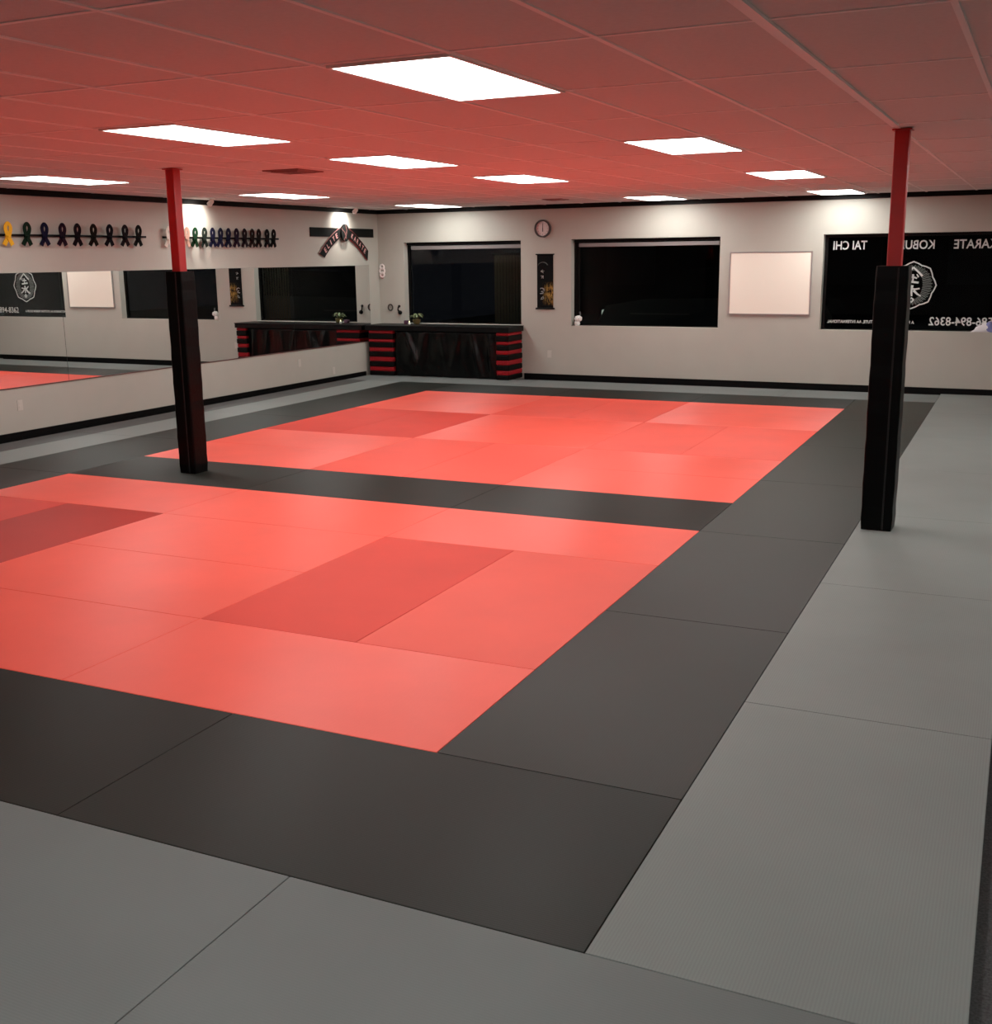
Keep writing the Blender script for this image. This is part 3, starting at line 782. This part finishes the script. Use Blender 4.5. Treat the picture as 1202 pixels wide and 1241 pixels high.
tag(o, 'dark ring hung on the far wall above the corner stand', 'ring')
t = thing('wall_hook', (0.40, 0, 1.06), 'black curved hook with a round knob on the wall beside the ring', 'hook')
MB().tube([(0.385, -0.006, 1.125), (0.375, -0.03, 1.10), (0.375, -0.035, 1.07), (0.39, -0.03, 1.04)], 0.012, 10, radii=[.02, .012, .011, .016]).build('hook_arm', M['black_trim'], t, smooth=True)
MB().lathe((0.405, -0.003, 1.02), [(0.034, 0), (0.036, -0.02), (0.024, -0.045), (0.006, -0.05)], 16, 'Y').build('knob', M['black_trim'], t, smooth=True)
MB().lathe((0.385, -0.002, 1.125), [(0.024, 0), (0.022, -0.015), (0.01, -0.02)], 14, 'Y').build('wall_mount', M['black_trim'], t)

# flower vase on the middle window sill
t = thing('flower_vase', (3.63, 0.05, WZ0 + 0.012), 'white vase with a round white flower in the middle window\'s left corner', 'vase')
z = WZ0 + 0.012
MB().lathe((3.625, 0.05, z), [(0.036, 0), (0.044, 0.03), (0.042, 0.06), (0.032, 0.075), (0.036, 0.082)], 20).build('vase_body', M['white_paint'], t, smooth=True)
fl = MB()
for k in range(26):
    a = k * 2.399; ph = math.acos(1 - 2 * (k + .5) / 26)
    d = Vector((math.sin(ph) * math.cos(a), math.sin(ph) * math.sin(a) * .8, math.cos(ph) * .75))
    c = Vector((3.645, 0.045, z + 0.112)) + d * 0.046
    fl.lathe(c, [(0.001, -.018), (0.018, -.010), (0.022, 0), (0.017, .011), (0.001, .018)], 8)
fl.build('flower_head', mat('white_petals', rgb(236, 236, 232), 0.7), t, smooth=True)
lf = MB()
lf.stroke([(3.655, z + .12), (3.675, z + .17), (3.668, z + .22)], 0.012, lambda u, v, d: Vector((u, 0.06 - d, v)), 0, 0.003, 0.03)
lf.build('leaf', mat('grey_leaf', rgb(90, 92, 92), 0.6), t)

# draped bundle on the right window sill
t = thing('cloth_bundle', (9.66, 0.03, WZ0 + 0.012), 'white and blue crumpled cloth on the right window sill', 'cloth')
def lump(cx, cy, sx, sy, sz, seed, name, m):
    rnd = random.Random(seed); bm = bmesh.new(); bmesh.ops.create_uvsphere(bm, u_segments=20, v_segments=12, radius=1)
    for v in bm.verts:
        k = 1 + 0.12 * math.sin(5 * v.co.x + seed) * math.cos(6 * v.co.y) + 0.06 * math.sin(11 * v.co.z + seed)
        v.co = Vector((cx + v.co.x * sx * k * (1.15 - .55 * max(v.co.z, 0)), cy + v.co.y * sy * k, z + max(v.co.z, 0) * sz * k))
    mb = MB(); mb.bm.free(); mb.bm = bm; return mb.build(name, m, t, smooth=True)
lump(9.60, 0.055, 0.155, 0.045, 0.12, 2, 'white_fold', mat('white_cloth', rgb(222, 222, 224), 0.8))
lump(9.66, 0.04, 0.075, 0.032, 0.145, 5, 'blue_fold', mat('blue_cloth', rgb(112, 118, 168), 0.8))

# ---------------------------------------------------------------- world, camera, look
w = bpy.data.worlds.new('night'); bpy.context.scene.world = w; w.use_nodes = True
w.node_tree.nodes['Background'].inputs[0].default_value = (0.02, 0.022, 0.03, 1)
w.node_tree.nodes['Background'].inputs[1].default_value = 0.25

yaw, pitch, roll = 0.45305634, -0.223112, -0.0124918
cy_, sy_, cp_, sp_ = math.cos(yaw), math.sin(yaw), math.cos(pitch), math.sin(pitch)
f = Vector((-sy_ * cp_, cy_ * cp_, sp_)); R = Vector((cy_, sy_, 0)); U = R.cross(f)
c_, s_ = math.cos(roll), math.sin(roll)
R2 = R * c_ + U * s_; U2 = -R * s_ + U * c_
cd = bpy.data.cameras.new('camera'); cam = bpy.data.objects.new('camera', cd); C.objects.link(cam)
mw = Matrix(((R2.x, U2.x, -f.x, 10.34411), (R2.y, U2.y, -f.y, -16.79239), (R2.z, U2.z, -f.z, 1.9183), (0, 0, 0, 1)))
cam.matrix_world = mw
cd.sensor_fit = 'HORIZONTAL'; cd.sensor_width = 36; cd.lens = 36 * 1359.908 / 1202; cd.clip_end = 200
bpy.context.scene.camera = cam
sc = bpy.context.scene
sc.view_settings.view_transform = 'Standard'; sc.view_settings.look = 'None'
sc.view_settings.exposure = 0.0; sc.view_settings.gamma = 1.1
sc.cycles.max_bounces = 10; sc.cycles.diffuse_bounces = 6; sc.cycles.glossy_bounces = 5
sc.cycles.use_denoising = True
sc.cycles.sample_clamp_indirect = 6.0
